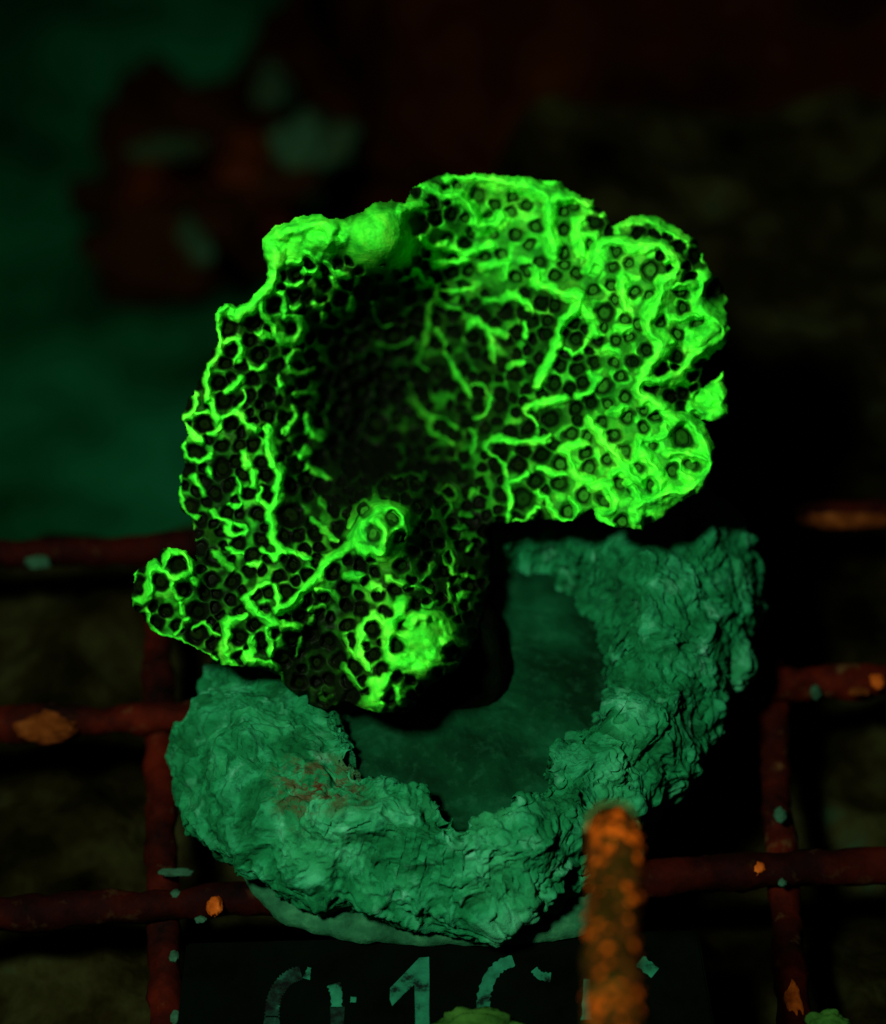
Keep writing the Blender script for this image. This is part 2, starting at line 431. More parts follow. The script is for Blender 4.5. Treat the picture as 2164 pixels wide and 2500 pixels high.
# flakes follow the rim: stretch the noise domain along the circumference
Rm = np.hypot(P[:, 0] - CC[0], P[:, 1] - CC[1]); Tm = np.arctan2(P[:, 1] - CC[1], P[:, 0] - CC[0])
warp = np.stack([noise(P, 120, 31), noise(P, 120, 32), noise(P, 120, 33)], -1) * 0.0022
Q = P + warp
Qs = np.stack([Rm * np.cos(Tm), Rm * np.sin(Tm), P[:, 2]], -1) + warp
St = np.stack([Tm * 0.022, Rm, P[:, 2] * 1.3], -1) + warp
big = fbm(P, 55, 3, 12)
ridg = 1 - np.abs(fbm(Q, 150, 3, 15)) * 1.5
ridg2 = 1 - np.abs(fbm(St, 330, 3, 18)) * 1.5
crack = -sstep(0.80, 0.97, 1 - np.abs(fbm(St, 130, 3, 25)) * 1.2)
fine = fbm(Q, 520, 3, 41)
pit = -sstep(0.50, 0.75, noise(Q, 300, 51)) - sstep(0.45, 0.7, noise(Q, 520, 55)) * 0.6
def worley(p, scale, seed):
    p = p * scale + seed * 11.7
    c0 = np.floor(p).astype(np.int64); f1 = np.full(len(p), 9.0); f2 = np.full(len(p), 9.0); rid = np.zeros(len(p), np.int64)
    vec = np.zeros_like(p)
    for dx in (-1, 0, 1):
        for dy in (-1, 0, 1):
            for dz in (-1, 0, 1):
                c = c0 + np.array([dx, dy, dz])
                h = _perm[_perm[_perm[c[:, 0] & 255] + (c[:, 1] & 255)] + (c[:, 2] & 255)]
                q = c + 0.5 + 0.55 * _grad[h]
                dv = p - q; d = np.sqrt((dv**2).sum(1))
                m = d < f1
                f2 = np.where(m, f1, np.minimum(f2, d)); rid = np.where(m, h, rid); vec = np.where(m[:, None], dv, vec); f1 = np.where(m, d, f1)
    rnd = (_perm[(rid * 7 + 13) & 255]) / 255.0
    tilt = (vec * _grad[(rid * 5 + 3) & 255]).sum(1)
    return f1, f2, rnd, tilt
W3 = P + 1.6 * warp + 0.0010 * np.stack([noise(P, 400, 81), noise(P, 400, 82), noise(P, 400, 83)], -1)
a1, a2, ar, at_ = worley(W3 * np.array([1, 1, 1.6]), 190, 1)
b1, b2, br, bt = worley(W3 * np.array([1, 1, 1.4]), 430, 2)
chunk = 0.9 * (ar - 0.5) * sstep(0.0, 0.25, a2 - a1) + 0.7 * at_
chunk2 = 0.8 * (br - 0.5) * sstep(0.0, 0.25, b2 - b1) + 0.8 * bt
def terrace(h, k):
    v = h * k; f_ = np.floor(v); u_ = v - f_
    return (f_ + sstep(0.30, 0.70, u_)) / k
flake_n = fbm(Q * np.array([1.0, 1.0, 1.8]) + 0.6 * warp, 62, 4, 15, 0.5)
flake = 0.55 * terrace(flake_n, 3.5) + 0.45 * flake_n
chip = terrace(fbm(Q, 260, 3, 28, 0.55), 2.5)
rotm = np.array([[0.36, 0.48, -0.8], [-0.8, 0.6, 0.0], [0.48, 0.64, 0.6]])
U = (P + 1.3 * warp) @ rotm.T
bil1 = np.abs(fbm(U, 95, 3, 101, 0.45)); bil2 = np.abs(fbm(U, 240, 3, 111, 0.5)); bil3 = np.abs(noise(U, 640, 121))
hc = on_z(1395 * S, 1112 * S, 0.023)
hole = -np.exp(-(((P[:, 0] - hc[0]) / 0.0022)**2 + ((P[:, 1] - hc[1]) / 0.0032)**2))
disp = 0.0018 * big + 0.0019 * sstep(0, 0.9, bil1) + 0.0007 * sstep(0, 0.9, bil2) + 0.0005 * bil3 + 0.00015 * (ar - 0.5) * sstep(0.0, 0.25, a2 - a1) + 0.00022 * fine + 0.0008 * pit - 0.0006 * sstep(0.35, 0.6, noise(U, 780, 141)) + 0.006 * hole - 0.001
shade_id = np.clip(0.35 + 0.5 * (ar - 0.5) + 0.4 * (br - 0.5) + 0.5 * bil1 + 0.35 * fbm(U, 150, 3, 131), 0, 1)
fade = np.repeat(sstep(0.0, 0.04, tq) , NT)
disp = disp * (0.35 + 0.65 * fade)
V = P + Nn.reshape(-1, 3) * disp[:, None]
# stain: dark red streaks on the left of the ring
sc_ = on_z(650 * S, 1585 * S, 0.023)
dS = np.hypot((V[:, 0] - sc_[0]) / 0.008, (V[:, 1] - sc_[1]) / 0.0065)
stain = np.clip(1.25 - dS, 0, 1) ** 0.7
i = np.arange(NP * NT).reshape(NP, NT); j = np.roll(i, -1, 1)
F = np.stack([i[:-1], j[:-1], j[1:], i[1:]], -1).reshape(-1, 4)
mesh_obj("putty_ring", V, F, M_PUTTY, base, attrs={"stain": stain, "grade": shade_id})

# smooth dark ceramic plug showing in the hollow
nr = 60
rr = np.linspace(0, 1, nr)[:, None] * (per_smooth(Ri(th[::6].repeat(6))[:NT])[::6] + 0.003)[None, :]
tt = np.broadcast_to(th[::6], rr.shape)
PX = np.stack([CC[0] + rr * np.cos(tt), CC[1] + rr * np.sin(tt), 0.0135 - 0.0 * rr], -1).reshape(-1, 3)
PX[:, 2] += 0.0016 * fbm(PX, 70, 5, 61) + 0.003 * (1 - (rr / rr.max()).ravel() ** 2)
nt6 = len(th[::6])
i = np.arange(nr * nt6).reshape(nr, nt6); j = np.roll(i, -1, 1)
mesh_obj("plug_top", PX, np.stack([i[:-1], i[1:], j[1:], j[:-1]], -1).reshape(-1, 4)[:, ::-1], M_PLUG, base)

# thin foot of the plug, peeping out below the ring
foot = [(470, 1700), (495, 1790), (540, 1838), (620, 1884), (700, 1898), (790, 1902), (900, 1905), (1020, 1905), (1120, 1900), (1190, 1886), (1250, 1800), (1330, 1650), (1300, 1300), (1000, 1200), (700, 1250), (500, 1500)]
Rf = polar(foot, 0.0025, CC)
rf = per_smooth(per_smooth(Rf(th)))
fp = [(rf * 0.3, 0.004), (rf - 0.004, 0.0042), (rf - 0.0008, 0.0036), (rf, 0.0022), (rf - 0.001, 0.0002), (rf - 0.004, -0.0006), (rf * 0.3, -0.0006)]
FX = np.stack([np.stack([CC[0] + a * np.cos(th), CC[1] + a * np.sin(th), np.full(NT, z)], -1) for a, z in fp])
Fp = FX.reshape(-1, 3); Fp = Fp + 0.0007 * np.stack([fbm(Fp, 160, 3, 71), fbm(Fp, 160, 3, 72), fbm(Fp, 160, 3, 73)], -1)
i = np.arange(len(fp) * NT).reshape(len(fp), NT); j = np.roll(i, -1, 1)
mesh_obj("plug_foot", Fp, np.stack([i[:-1], i[1:], j[1:], j[:-1]], -1).reshape(-1, 4), M_UNDER, base)

# ------------------------------------------------------------------ the coral
Z = {1: (400, 380, .390625), 2: (980, 380, .46875), 3: (1080, 760, .41295), 4: (280, 1000, .5134), 5: (700, 700, .31393)}
def zz(k, pts):
    ox, oy, s = Z[k]
    return np.array([(ox + x * s, oy + y * s) for x, y in pts])

SIL = np.array([(848,365),(905,352),(985,350),(1060,358),(1125,360),(1160,385),(1200,400),(1228,432),(1240,455),(1275,434),(1320,433),(1385,465),(1412,490),(1435,545),
 (1455,560),(1468,600),(1471,640),(1478,670),(1462,702),(1425,738),(1418,768),(1422,786),(1440,765),(1465,750),(1472,790),(1470,840),(1456,852),(1420,852),(1440,880),(1452,905),
 (1443,945),(1430,980),(1400,1005),(1365,1025),(1330,1050),(1295,1072),(1240,1068),(1207,1050),(1195,1030),(1170,1050),(1140,1055),(1100,1050),(1000,1056),(985,1075),(990,1140),
 (985,1200),(968,1290),(950,1318),(925,1355),(870,1385),(840,1420),(828,1440),(780,1441),(740,1437),(700,1420),(650,1437),(600,1410),(565,1372),(500,1347),(450,1348),
 (400,1312),(340,1290),(297,1266),(265,1215),(268,1160),(300,1140),(340,1105),(375,1108),(398,1130),(393,1080),(380,1050),(362,1010),(362,965),(375,940),(368,905),(382,880),
 (365,850),(374,820),(393,790),(410,745),(437,690),(433,640),(450,610),(490,613),(530,580),(545,550),(530,510),(530,480),(560,455),(590,440),(640,432),(690,440),(730,425),(790,405),
 (820,408),(830,385)], float) * S

# relief towards the camera, photo pixels: x, y, height (V units)
CTRL = np.array([
 (390,850,20),(440,700,70),(540,560,120),(540,480,110),(640,460,150),(780,450,150),(790,520,140),(860,420,70),(700,560,40),
 (600,620,10),(640,700,-130),(560,800,-30),(480,850,20),(640,850,-190),(560,950,40),(640,1000,-120),(460,980,0),(380,1000,-60),(560,1090,60),(470,1080,-10),(640,1080,-30),
 (770,720,-290),(820,820,-380),(740,900,-330),(880,900,-330),(900,760,-240),(820,620,-190),(720,640,-180),
 (870,370,20),(950,370,0),(1000,420,-40),(1050,480,-50),(950,500,-70),(880,540,-110),(1000,580,-110),(1100,380,0),(1110,520,-20),(1190,420,-30),(1180,500,-20),
 (950,640,-150),(1000,760,-170),(1060,640,-50),(1160,610,20),(1080,780,-30),(1170,700,-40),(980,890,-100),(1080,900,-70),(920,900,-210),(920,1000,-160),
 (1250,500,70),(1330,480,100),(1300,580,55),(1380,540,100),(1300,700,90),(1220,640,-10),(1420,470,-60),(1320,440,-80),(1450,600,-20),(1400,620,50),(1465,670,20),(1400,740,50),
 (1200,760,-20),(1290,780,85),(1240,860,20),(1370,850,100),(1440,810,-30),(1400,800,-50),(1440,900,70),(1400,980,70),(1300,920,60),(1300,1050,60),(1215,1030,60),(1190,960,0),(1140,1040,-20),(1020,1050,-60),(1010,960,-70),
 (270,1190,40),(340,1130,110),(350,1200,110),(300,1260,20),(420,1200,40),(420,1290,30),(450,1330,40),(520,1240,150),(600,1190,130),(560,1290,110),(600,1380,0),(640,1330,-30),(650,1430,-40),
 (700,1120,100),(770,1050,190),(760,1100,190),(820,1040,170),(730,1020,60),(800,960,-60),(860,1060,0),(920,1030,-90),(930,1120,-60),(880,1160,30),(720,1170,60),(690,1230,30),
 (740,1240,150),(740,1320,140),(860,1250,190),(860,1310,185),(920,1310,140),(800,1290,180),(780,1380,170),(780,1430,120),(840,1380,90),(960,1230,-60),(970,1290,-70),(700,1370,40),(985,1140,-150)], float)
cx, cy, ch = CTRL[:, 0] * S, CTRL[:, 1] * S, np.where(CTRL[:, 2] < 0, CTRL[:, 2] * 1.5, CTRL[:, 2] * 1.15) * S
def tps_kernel(r): return r                    # linear radial basis: no overshoot
A = tps_kernel(np.hypot(cx[:, None] - cx, cy[:, None] - cy)) + np.eye(len(cx)) * -8.0
wts = np.linalg.solve(np.block([[A, np.ones((len(cx), 1))], [np.ones((1, len(cx))), np.zeros((1, 1))]]), np.concatenate([ch, [0]]))
def relief(x, y):
    sh = x.shape; x = x.ravel(); y = y.ravel(); out = np.full(x.shape, wts[-1])
    for k in range(len(cx)):
        out += wts[k] * np.sqrt((x - cx[k])**2 + (y - cy[k])**2 + 30.0**2)
    return out.reshape(sh)

# floor pigment: growing margins glow, old tissue brown; hollow and gap shade painted in
PIG_SHADE = np.array([(1000,420,.60),(1060,500,.55),(900,480,.42),(950,560,.38),(870,560,.3),(1150,420,.4),(1150,520,.4),(1280,520,.62),(1300,600,.5),(1220,620,.4),(1400,600,.5),(1440,680,.7),
 (1360,700,.4),(1240,760,.42),(1160,700,.3),(1100,640,.25),(1080,750,.25),(1280,860,.5),(1200,880,.42),(1150,800,.28),(1300,980,.6),(1380,980,.62),(1390,880,.5),(1440,820,.6),(1160,980,.42),(1060,1000,.34),(1050,920,.2),
 (960,780,.18),(940,880,.22),(880,840,.2),(900,660,.2),(980,680,.2),(820,660,.10),(780,780,.04),(760,900,.03),(860,960,.02),(930,1060,.01),(960,1200,.01),(980,1300,.0),
 (620,620,.12),(560,640,.12),(640,480,.5),(780,480,.75),(480,720,.10),(560,800,.04),(450,850,.08),(400,900,.08),(540,950,.05),(460,1000,.04),(380,1030,.03),(560,1080,.05),(640,1000,.03),(680,1080,.04),
 (340,1180,.16),(290,1220,.05),(420,1240,.05),(400,1290,.04),(560,1220,.18),(520,1290,.14),(620,1180,.12),(600,1380,.02),(640,1300,.02),(770,1085,.65),(800,1040,.65),(755,1040,.55),(790,1100,.5),(720,1000,.01),(690,1050,.02),(850,1090,.01),(860,1010,.01),(770,975,.01),(820,985,.01),(660,1150,.03),(700,1220,.02),(660,1250,.02),(680,1330,.01),(620,1330,.01),(700,1380,.04),(720,1170,.06),(860,1160,.04),(740,1260,.22),(740,1340,.15),(860,1290,.6),(930,1330,.3),(790,1400,.35),(830,1420,.1),(700,1420,.03),(1420,560,.05),(1290,466,.02),(1340,462,.02),(1390,500,.02),(1415,525,.02),(1400,765,.02),(1375,795,.12),(1410,820,.55),(1450,800,.7),(1365,775,.05),(850,530,.03),(870,470,.02),(600,560,.15),(700,600,.06),(660,660,.02),(620,740,.02),(660,820,.01),(720,720,.01),(820,740,.02)], float)
def floor_pig_shade(x, y):
    num = 0; den = 0
    for px, py, v in PIG_SHADE:
        w = 1.0 / (((x - px * S)**2 + (y - py * S)**2) / 900.0 + 0.6)**1.7
        num = num + w * v; den = den + w
    v = num / den
    return np.where(v > 0.4, v * 0.52, v * 0.52 * (v / 0.4) ** 1.6)

NETL = np.array([(1000,420,.8),(1060,520,.8),(900,500,.7),(1200,460,.7),(1300,560,.9),(1430,650,.9),(1300,900,.9),(1380,980,.9),(1200,780,.8),(1150,950,.75),(1060,1000,.6),(1060,900,.5),(1100,700,.55),
 (1000,640,.4),(950,820,.38),(930,900,.32),(880,860,.25),(980,760,.35),(850,640,.22),(800,640,.18),(760,640,.12),(780,720,.09),(800,800,.08),(740,850,.05),(860,950,.08),(760,950,.01),(700,760,.01),(680,900,.01),(690,1000,.05),(1000,980,.3),
 (600,560,.6),(680,580,.5),(560,640,.65),(620,660,.35),(480,720,.6),(560,780,.5),(640,760,.2),(440,850,.65),(540,900,.7),(620,900,.5),(460,960,.6),(560,1000,.6),(640,980,.3),(400,1020,.4),(480,1080,.5),(560,1120,.5),(660,1060,.3),
 (340,1180,.8),(290,1230,.35),(420,1250,.4),(440,1180,.15),(400,1290,.35),(560,1220,.85),(520,1290,.7),(620,1180,.7),(660,1260,.12),(690,1220,.15),(600,1380,.08),(650,1360,.04),(660,1310,.04),(680,1400,.06),(770,1080,.8),(720,1170,.4),(850,1130,.15),(880,1180,.3),(930,1050,.18),(930,1150,.3),(960,1220,.1),(740,1260,.7),(740,1340,.6),(860,1290,.9),(920,1210,.4),(790,1400,.7),(830,1420,.2),(700,1420,.15),(980,1300,.02),(930,1360,.05)], float)
def net_level(x, y):  # wall pigment level, lowered to paint the shade of the hollow and gaps
    num = 0; den = 0
    for px, py, v in NETL:
        w = 1.0 / (((x - px * S)**2 + (y - py * S)**2) / 900.0 + 0.6)**1.7
        num = num + w * v; den = den + w
    return (num / den) ** 1.4

RIDGES = {
2: [([(130,150),(180,180),(260,200),(330,230),(370,290),(400,370),(430,375),(480,355),(530,320)],28), ([(440,130),(560,130),(680,170),(760,210),(775,260),(765,340),(770,420),(790,480)],28),
    ([(230,125),(300,105),(400,110)],18), ([(20,190),(60,150),(110,135)],14), ([(0,275),(60,255),(120,250)],18),
    ([(775,240),(860,215),(950,220),(990,250)],24), ([(960,330),(910,350),(920,400),(940,480),(945,520)],22), ([(930,400),(1010,410)],16), ([(1040,315),(1080,305)],12), ([(760,120),(810,125)],16),
    ([(990,580),(1015,490),(1060,445),(1130,430),(1200,470),(1260,460),(1340,450),(1400,490),(1440,560),(1430,620),(1370,640),(1360,700),(1340,770),(1300,810),(1280,860),(1290,900),(1340,960),(1370,985),(1330,1050),(1290,1110),(1250,1160),(1235,1230),(1300,1280),(1370,1310)],30),
    ([(1400,540),(1440,570),(1440,620)],34), ([(1380,985),(1410,975)],18), ([(1160,640),(1155,700),(1170,770),(1180,800)],20),
    ([(700,610),(700,670),(760,690),(830,720),(900,735),(940,730),(930,790),(870,820),(840,880),(810,980),(770,1080),(730,1130),(715,1200)],25), ([(940,740),(960,800),(990,850)],18),
    ([(450,760),(540,740),(590,730),(650,760),(670,800)],22), ([(350,900),(360,870),(390,850),(430,900),(500,910),(540,950)],20), ([(460,920),(470,1000),(480,1060)],18),
    ([(1120,380),(1200,325),(1290,330),(1370,370),(1450,400),(1510,440)],28), ([(1560,520),(1580,560)],14),
    ([(1600,620),(1580,680),(1545,740),(1560,800),(1640,850),(1690,920),(1620,970),(1550,1040),(1490,1100),(1420,1160),(1340,1180),(1250,1175)],30), ([(1570,960),(1640,910)],45), ([(1450,680),(1540,670)],18), ([(1400,850),(1480,850),(1560,830)],18),
    ([(640,1310),(720,1290),(800,1270),(850,1260)],22), ([(120,440),(140,480),(240,480),(330,510),(390,490)],22), ([(420,480),(480,470)],16), ([(150,570),(250,560),(330,540)],24), ([(440,580),(500,570),(560,550),(545,620)],20),
    ([(150,780),(140,880),(110,1000)],14), ([(190,900),(220,1000),(260,1090),(310,1180),(350,1240)],14), ([(150,640),(170,700),(200,760),(260,800)],16), ([(990,920),(1010,925)],26), ([(1060,1010),(1120,1020)],20), ([(850,1010),(900,1035),(950,1010),(965,960)],9),
    ([(920,1250),(990,1240),(1010,1170)],18), ([(1130,900),(1180,915)],18), ([(560,1090),(640,1080)],16), ([(640,880),(650,940)],16), ([(80,690),(180,690),(260,710),(380,700)],10)],
3: [([(480,570),(550,550),(620,545),(710,510)],22), ([(480,590),(540,640),(560,690)],12), ([(250,790),(290,755),(380,745),(470,770),(560,770),(640,740)],18), ([(255,800),(290,850),(370,890),(385,950),(380,1020),(430,1010),(500,960)],14),
    ([(385,1030),(410,1100),(400,1240)],20), ([(400,1240),(500,1230),(560,1170)],16), ([(870,630),(900,690),(960,770),(1020,840),(1080,920),(1150,980),(1180,1010)],24), ([(700,830),(740,840),(770,900),(780,960),(880,1000)],22), ([(580,930),(640,960),(700,960)],18),
    ([(700,820),(770,790),(840,770)],16), ([(1160,770),(1200,850),(1260,930),(1300,1000),(1290,1050)],27), ([(1160,770),(1270,760),(1330,720),(1310,690)],16),
    ([(1300,600),(1380,620),(1470,650),(1530,720),(1570,800),(1600,850),(1590,950),(1520,1040),(1430,1080),(1330,1080),(1260,1110),(1170,1130),(1150,1200),(1150,1260)],28), ([(1340,840),(1420,830),(1480,850),(1590,880)],22),
    ([(890,1040),(960,1020),(1000,1070),(1010,1170),(960,1190),(910,1180),(950,1250),(1010,1270)],22), ([(1000,960),(1060,940),(1130,980)],20), ([(570,1070),(610,1090),(640,1140),(640,1180),(700,1240),(790,1230),(800,1160),(750,1110)],18),
    ([(1480,560),(1540,585),(1640,600),(1665,500),(1645,400)],34), ([(1560,500),(1620,520)],40), ([(1010,590),(1060,580)],24), ([(820,490),(880,470),(910,420),(870,370)],18), ([(1090,1010),(1180,1130)],18), ([(1440,970),(1500,1010)],26)],
1: [([(640,540),(700,500),(780,450),(850,450),(930,420),(1000,420),(1060,480),(1030,560),(980,540)],50), ([(640,550),(700,620),(710,720),(680,790),(620,860),(560,930),(480,980)],42), ([(620,880),(600,930),(640,1000),(690,1090),(740,1170),(820,1170),(880,1090),(860,1020),(760,1010)],28), ([(700,850),(770,880),(750,970)],26),
    ([(335,990),(400,930),(440,960),(420,1010),(480,990)],28), ([(335,990),(345,1100),(350,1200),(320,1270),(270,1320),(265,1420),(270,1530),(310,1610),(350,1640)],23), ([(400,1160),(460,1130),(480,1200),(500,1250),(450,1290)],24), ([(610,1105),(630,1120)],36), ([(540,1320),(590,1345),(640,1310)],13), ([(400,1470),(440,1430),(480,1400)],26),
    ([(190,1480),(195,1560),(170,1620),(120,1650),(160,1720),(230,1790)],24), ([(190,1610),(270,1610)],14), ([(280,1740),(370,1700),(380,1630)],14), ([(330,1630),(400,1630),(470,1580),(520,1520),(500,1470)],12), ([(460,1600),(510,1680),(590,1730)],19), ([(770,1730),(790,1660)],18),
    ([(1490,345),(1560,315),(1640,300)],28),
    ([(870,730),(960,740)],28), ([(790,670),(850,670)],20), ([(1010,680),(1060,730),(1150,760)],20), ([(1050,770),(1090,830)],20), ([(780,800),(850,800)],22), ([(900,610),(950,650)],20), ([(800,940),(840,945)],18),
    ([(790,1290),(800,1220),(850,1220)],20), ([(800,1320),(840,1380),(930,1340)],19), ([(830,1490),(890,1480),(950,1500)],20), ([(810,1570),(820,1640)],18), ([(900,1640),(920,1720),(1030,1760)],22), ([(950,935),(980,945)],28), ([(1000,1000),(1010,1010)],20),
    ([(1310,930),(1310,1010),(1370,1080),(1430,1060)],11), ([(1350,1190),(1430,1200),(1500,1170),(1560,1150)],13), ([(1660,940),(1640,1050),(1630,1180),(1590,1290)],16), ([(1540,1540),(1620,1600),(1680,1650)],25), ([(1480,770),(1590,710),(1620,800),(1700,810)],20), ([(1180,900),(1170,960)],14), ([(730,1380),(740,1440)],14)],
4: [([(580,10),(640,80),(690,100)],16), ([(850,0),(860,60),(800,100)],14), ([(730,100),(740,180),(760,260),(790,300),(780,400),(760,470),(745,500),(745,590),(770,650),(800,670)],22), ([(800,670),(770,710),(700,670)],16), ([(800,670),(870,680),(930,710)],14), ([(1020,710),(1080,670),(1130,650)],24),
    ([(1140,640),(1160,560),(1200,500),(1240,440),(1320,450),(1370,500),(1390,580)],25), ([(1140,640),(1190,690),(1260,690)],20), ([(1240,520),(1270,560),(1290,620),(1280,670)],18), ([(1120,550),(1150,470),(1200,440)],14), ([(1350,570),(1380,590)],22),
    ([(1000,740),(960,800),(900,870),(830,930),(780,950)],24), ([(620,900),(680,850),(730,820)],16), ([(640,930),(700,970),(740,1010),(800,1030),(870,1040)],24), ([(770,850),(780,940)],16), ([(960,860),(1030,860),(1060,910)],14),
    ([(530,1010),(540,1090),(520,1200),(560,1220)],26), ([(540,1010),(620,980)],18), ([(650,1090),(660,1160),(600,1190),(690,1200),(770,1230)],19), ([(740,1050),(740,1160)],18), ([(900,1100),(870,1160)],12), ([(930,950),(990,940)],16), ([(940,980),(930,1030)],14),
    ([(280,660),(330,670),(350,730),(340,800),(270,800),(220,760),(180,740),(160,830),(150,900),(100,915)],24), ([(280,660),(230,740)],18), ([(270,800),(280,860),(310,900)],16), ([(85,810),(110,750)],9), ([(150,930),(160,1020),(250,1080),(310,1100),(400,1150),(490,1190)],11), ([(350,800),(400,830)],14), ([(320,930),(330,970)],12),
    ([(290,1070),(330,1000),(350,1000)],12), ([(370,1040),(430,1010),(490,1080)],13), ([(1160,1180),(1170,1050),(1200,980),(1260,970),(1270,1020)],24), ([(1100,1080),(1110,1150),(1190,1190),(1210,1230)],15),
    ([(1290,1100),(1330,980),(1380,920)],34), ([(1290,1100),(1320,1190),(1400,1230),(1480,1250)],34), ([(1400,1010),(1500,965),(1580,1000),(1610,1060)],26), ([(1520,1180),(1600,1220)],26), ([(1580,1100),(1680,1120)],26), ([(1480,930),(1530,920)],14),
    ([(1080,1220),(1130,1280),(1160,1320)],17), ([(1230,1300),(1250,1380),(1200,1390)],32), ([(1290,1260),(1260,1330),(1270,1400)],24), ([(1350,1340),(1370,1400)],22), ([(1200,1420),(1215,1430)],18), ([(980,1350),(1010,1400),(1040,1360)],13), ([(790,1260),(820,1360)],11),
    ([(1310,800),(1390,840)],18), ([(1480,800),(1520,760),(1510,740)],14), ([(1390,850),(1430,830),(1500,860)],10), ([(1220,840),(1260,860)],24), ([(1110,790),(1150,790)],30), ([(1560,700),(1590,660),(1620,720),(1600,770),(1560,700)],9), ([(1600,770),(1700,790)],11), ([(1590,830),(1600,900)],11), ([(1640,890),(1680,880)],17), ([(1690,670),(1700,640)],10),
    ([(490,680),(520,740),(560,760)],20), ([(450,210),(410,260),(340,230),(340,170)],13), ([(310,320),(310,400),(340,500),(390,520)],10), ([(380,320),(420,400)],15), ([(460,480),(500,530),(560,540)],11), ([(530,580),(560,540),(650,570),(600,600),(530,580)],13), ([(680,440),(700,380)],9), ([(640,260),(620,210)],20), ([(660,300),(660,360)],18), ([(600,400),(580,340)],11), ([(690,430),(750,470)],11),
    ([(910,180),(890,230)],20), ([(920,280),(1010,320)],17), ([(940,520),(1000,560)],13), ([(1000,570),(1050,620)],11), ([(920,60),(950,110),(1020,130)],20), ([(985,440),(995,450)],18), ([(540,660),(620,680)],12), ([(640,730),(680,740)],16), ([(540,450),(600,450)],9), ([(450,290),(460,310)],18),
    ([(1545,395),(1580,355),(1625,400),(1590,440),(1545,395)],8), ([(1590,440),(1600,480),(1580,515)],9), ([(1630,565),(1660,560)],14), ([(1650,495),(1700,500)],10), ([(1230,370),(1280,310),(1340,330),(1400,300),(1470,310)],10), ([(1230,370),(1240,430)],17), ([(1460,330),(1480,300)],12), ([(1690,410),(1705,390)],12)],
5: [([(1160,100),(1090,160),(1100,240),(1070,360),(1060,460),(1040,560)],16), ([(1160,330),(1210,430),(1240,540),(1290,610),(1340,700),(1390,810)],18), ([(1180,130),(1240,180),(1330,190)],18), ([(960,760),(1000,880),(1040,960),(1110,1010),(1200,1020),(1290,1050),(1320,1100)],15), ([(1440,1120),(1470,1190),(1430,1290)],20), ([(1110,1010),(1090,1080),(1180,1170),(1300,1220)],13),
    ([(1430,780),(1500,780),(1590,850),(1570,960),(1530,1010),(1450,1020)],12), ([(990,580),(1090,660)],13), ([(700,450),(800,480),(900,450),(970,410)],13), ([(590,1080),(640,980),(700,940)],7)],
}
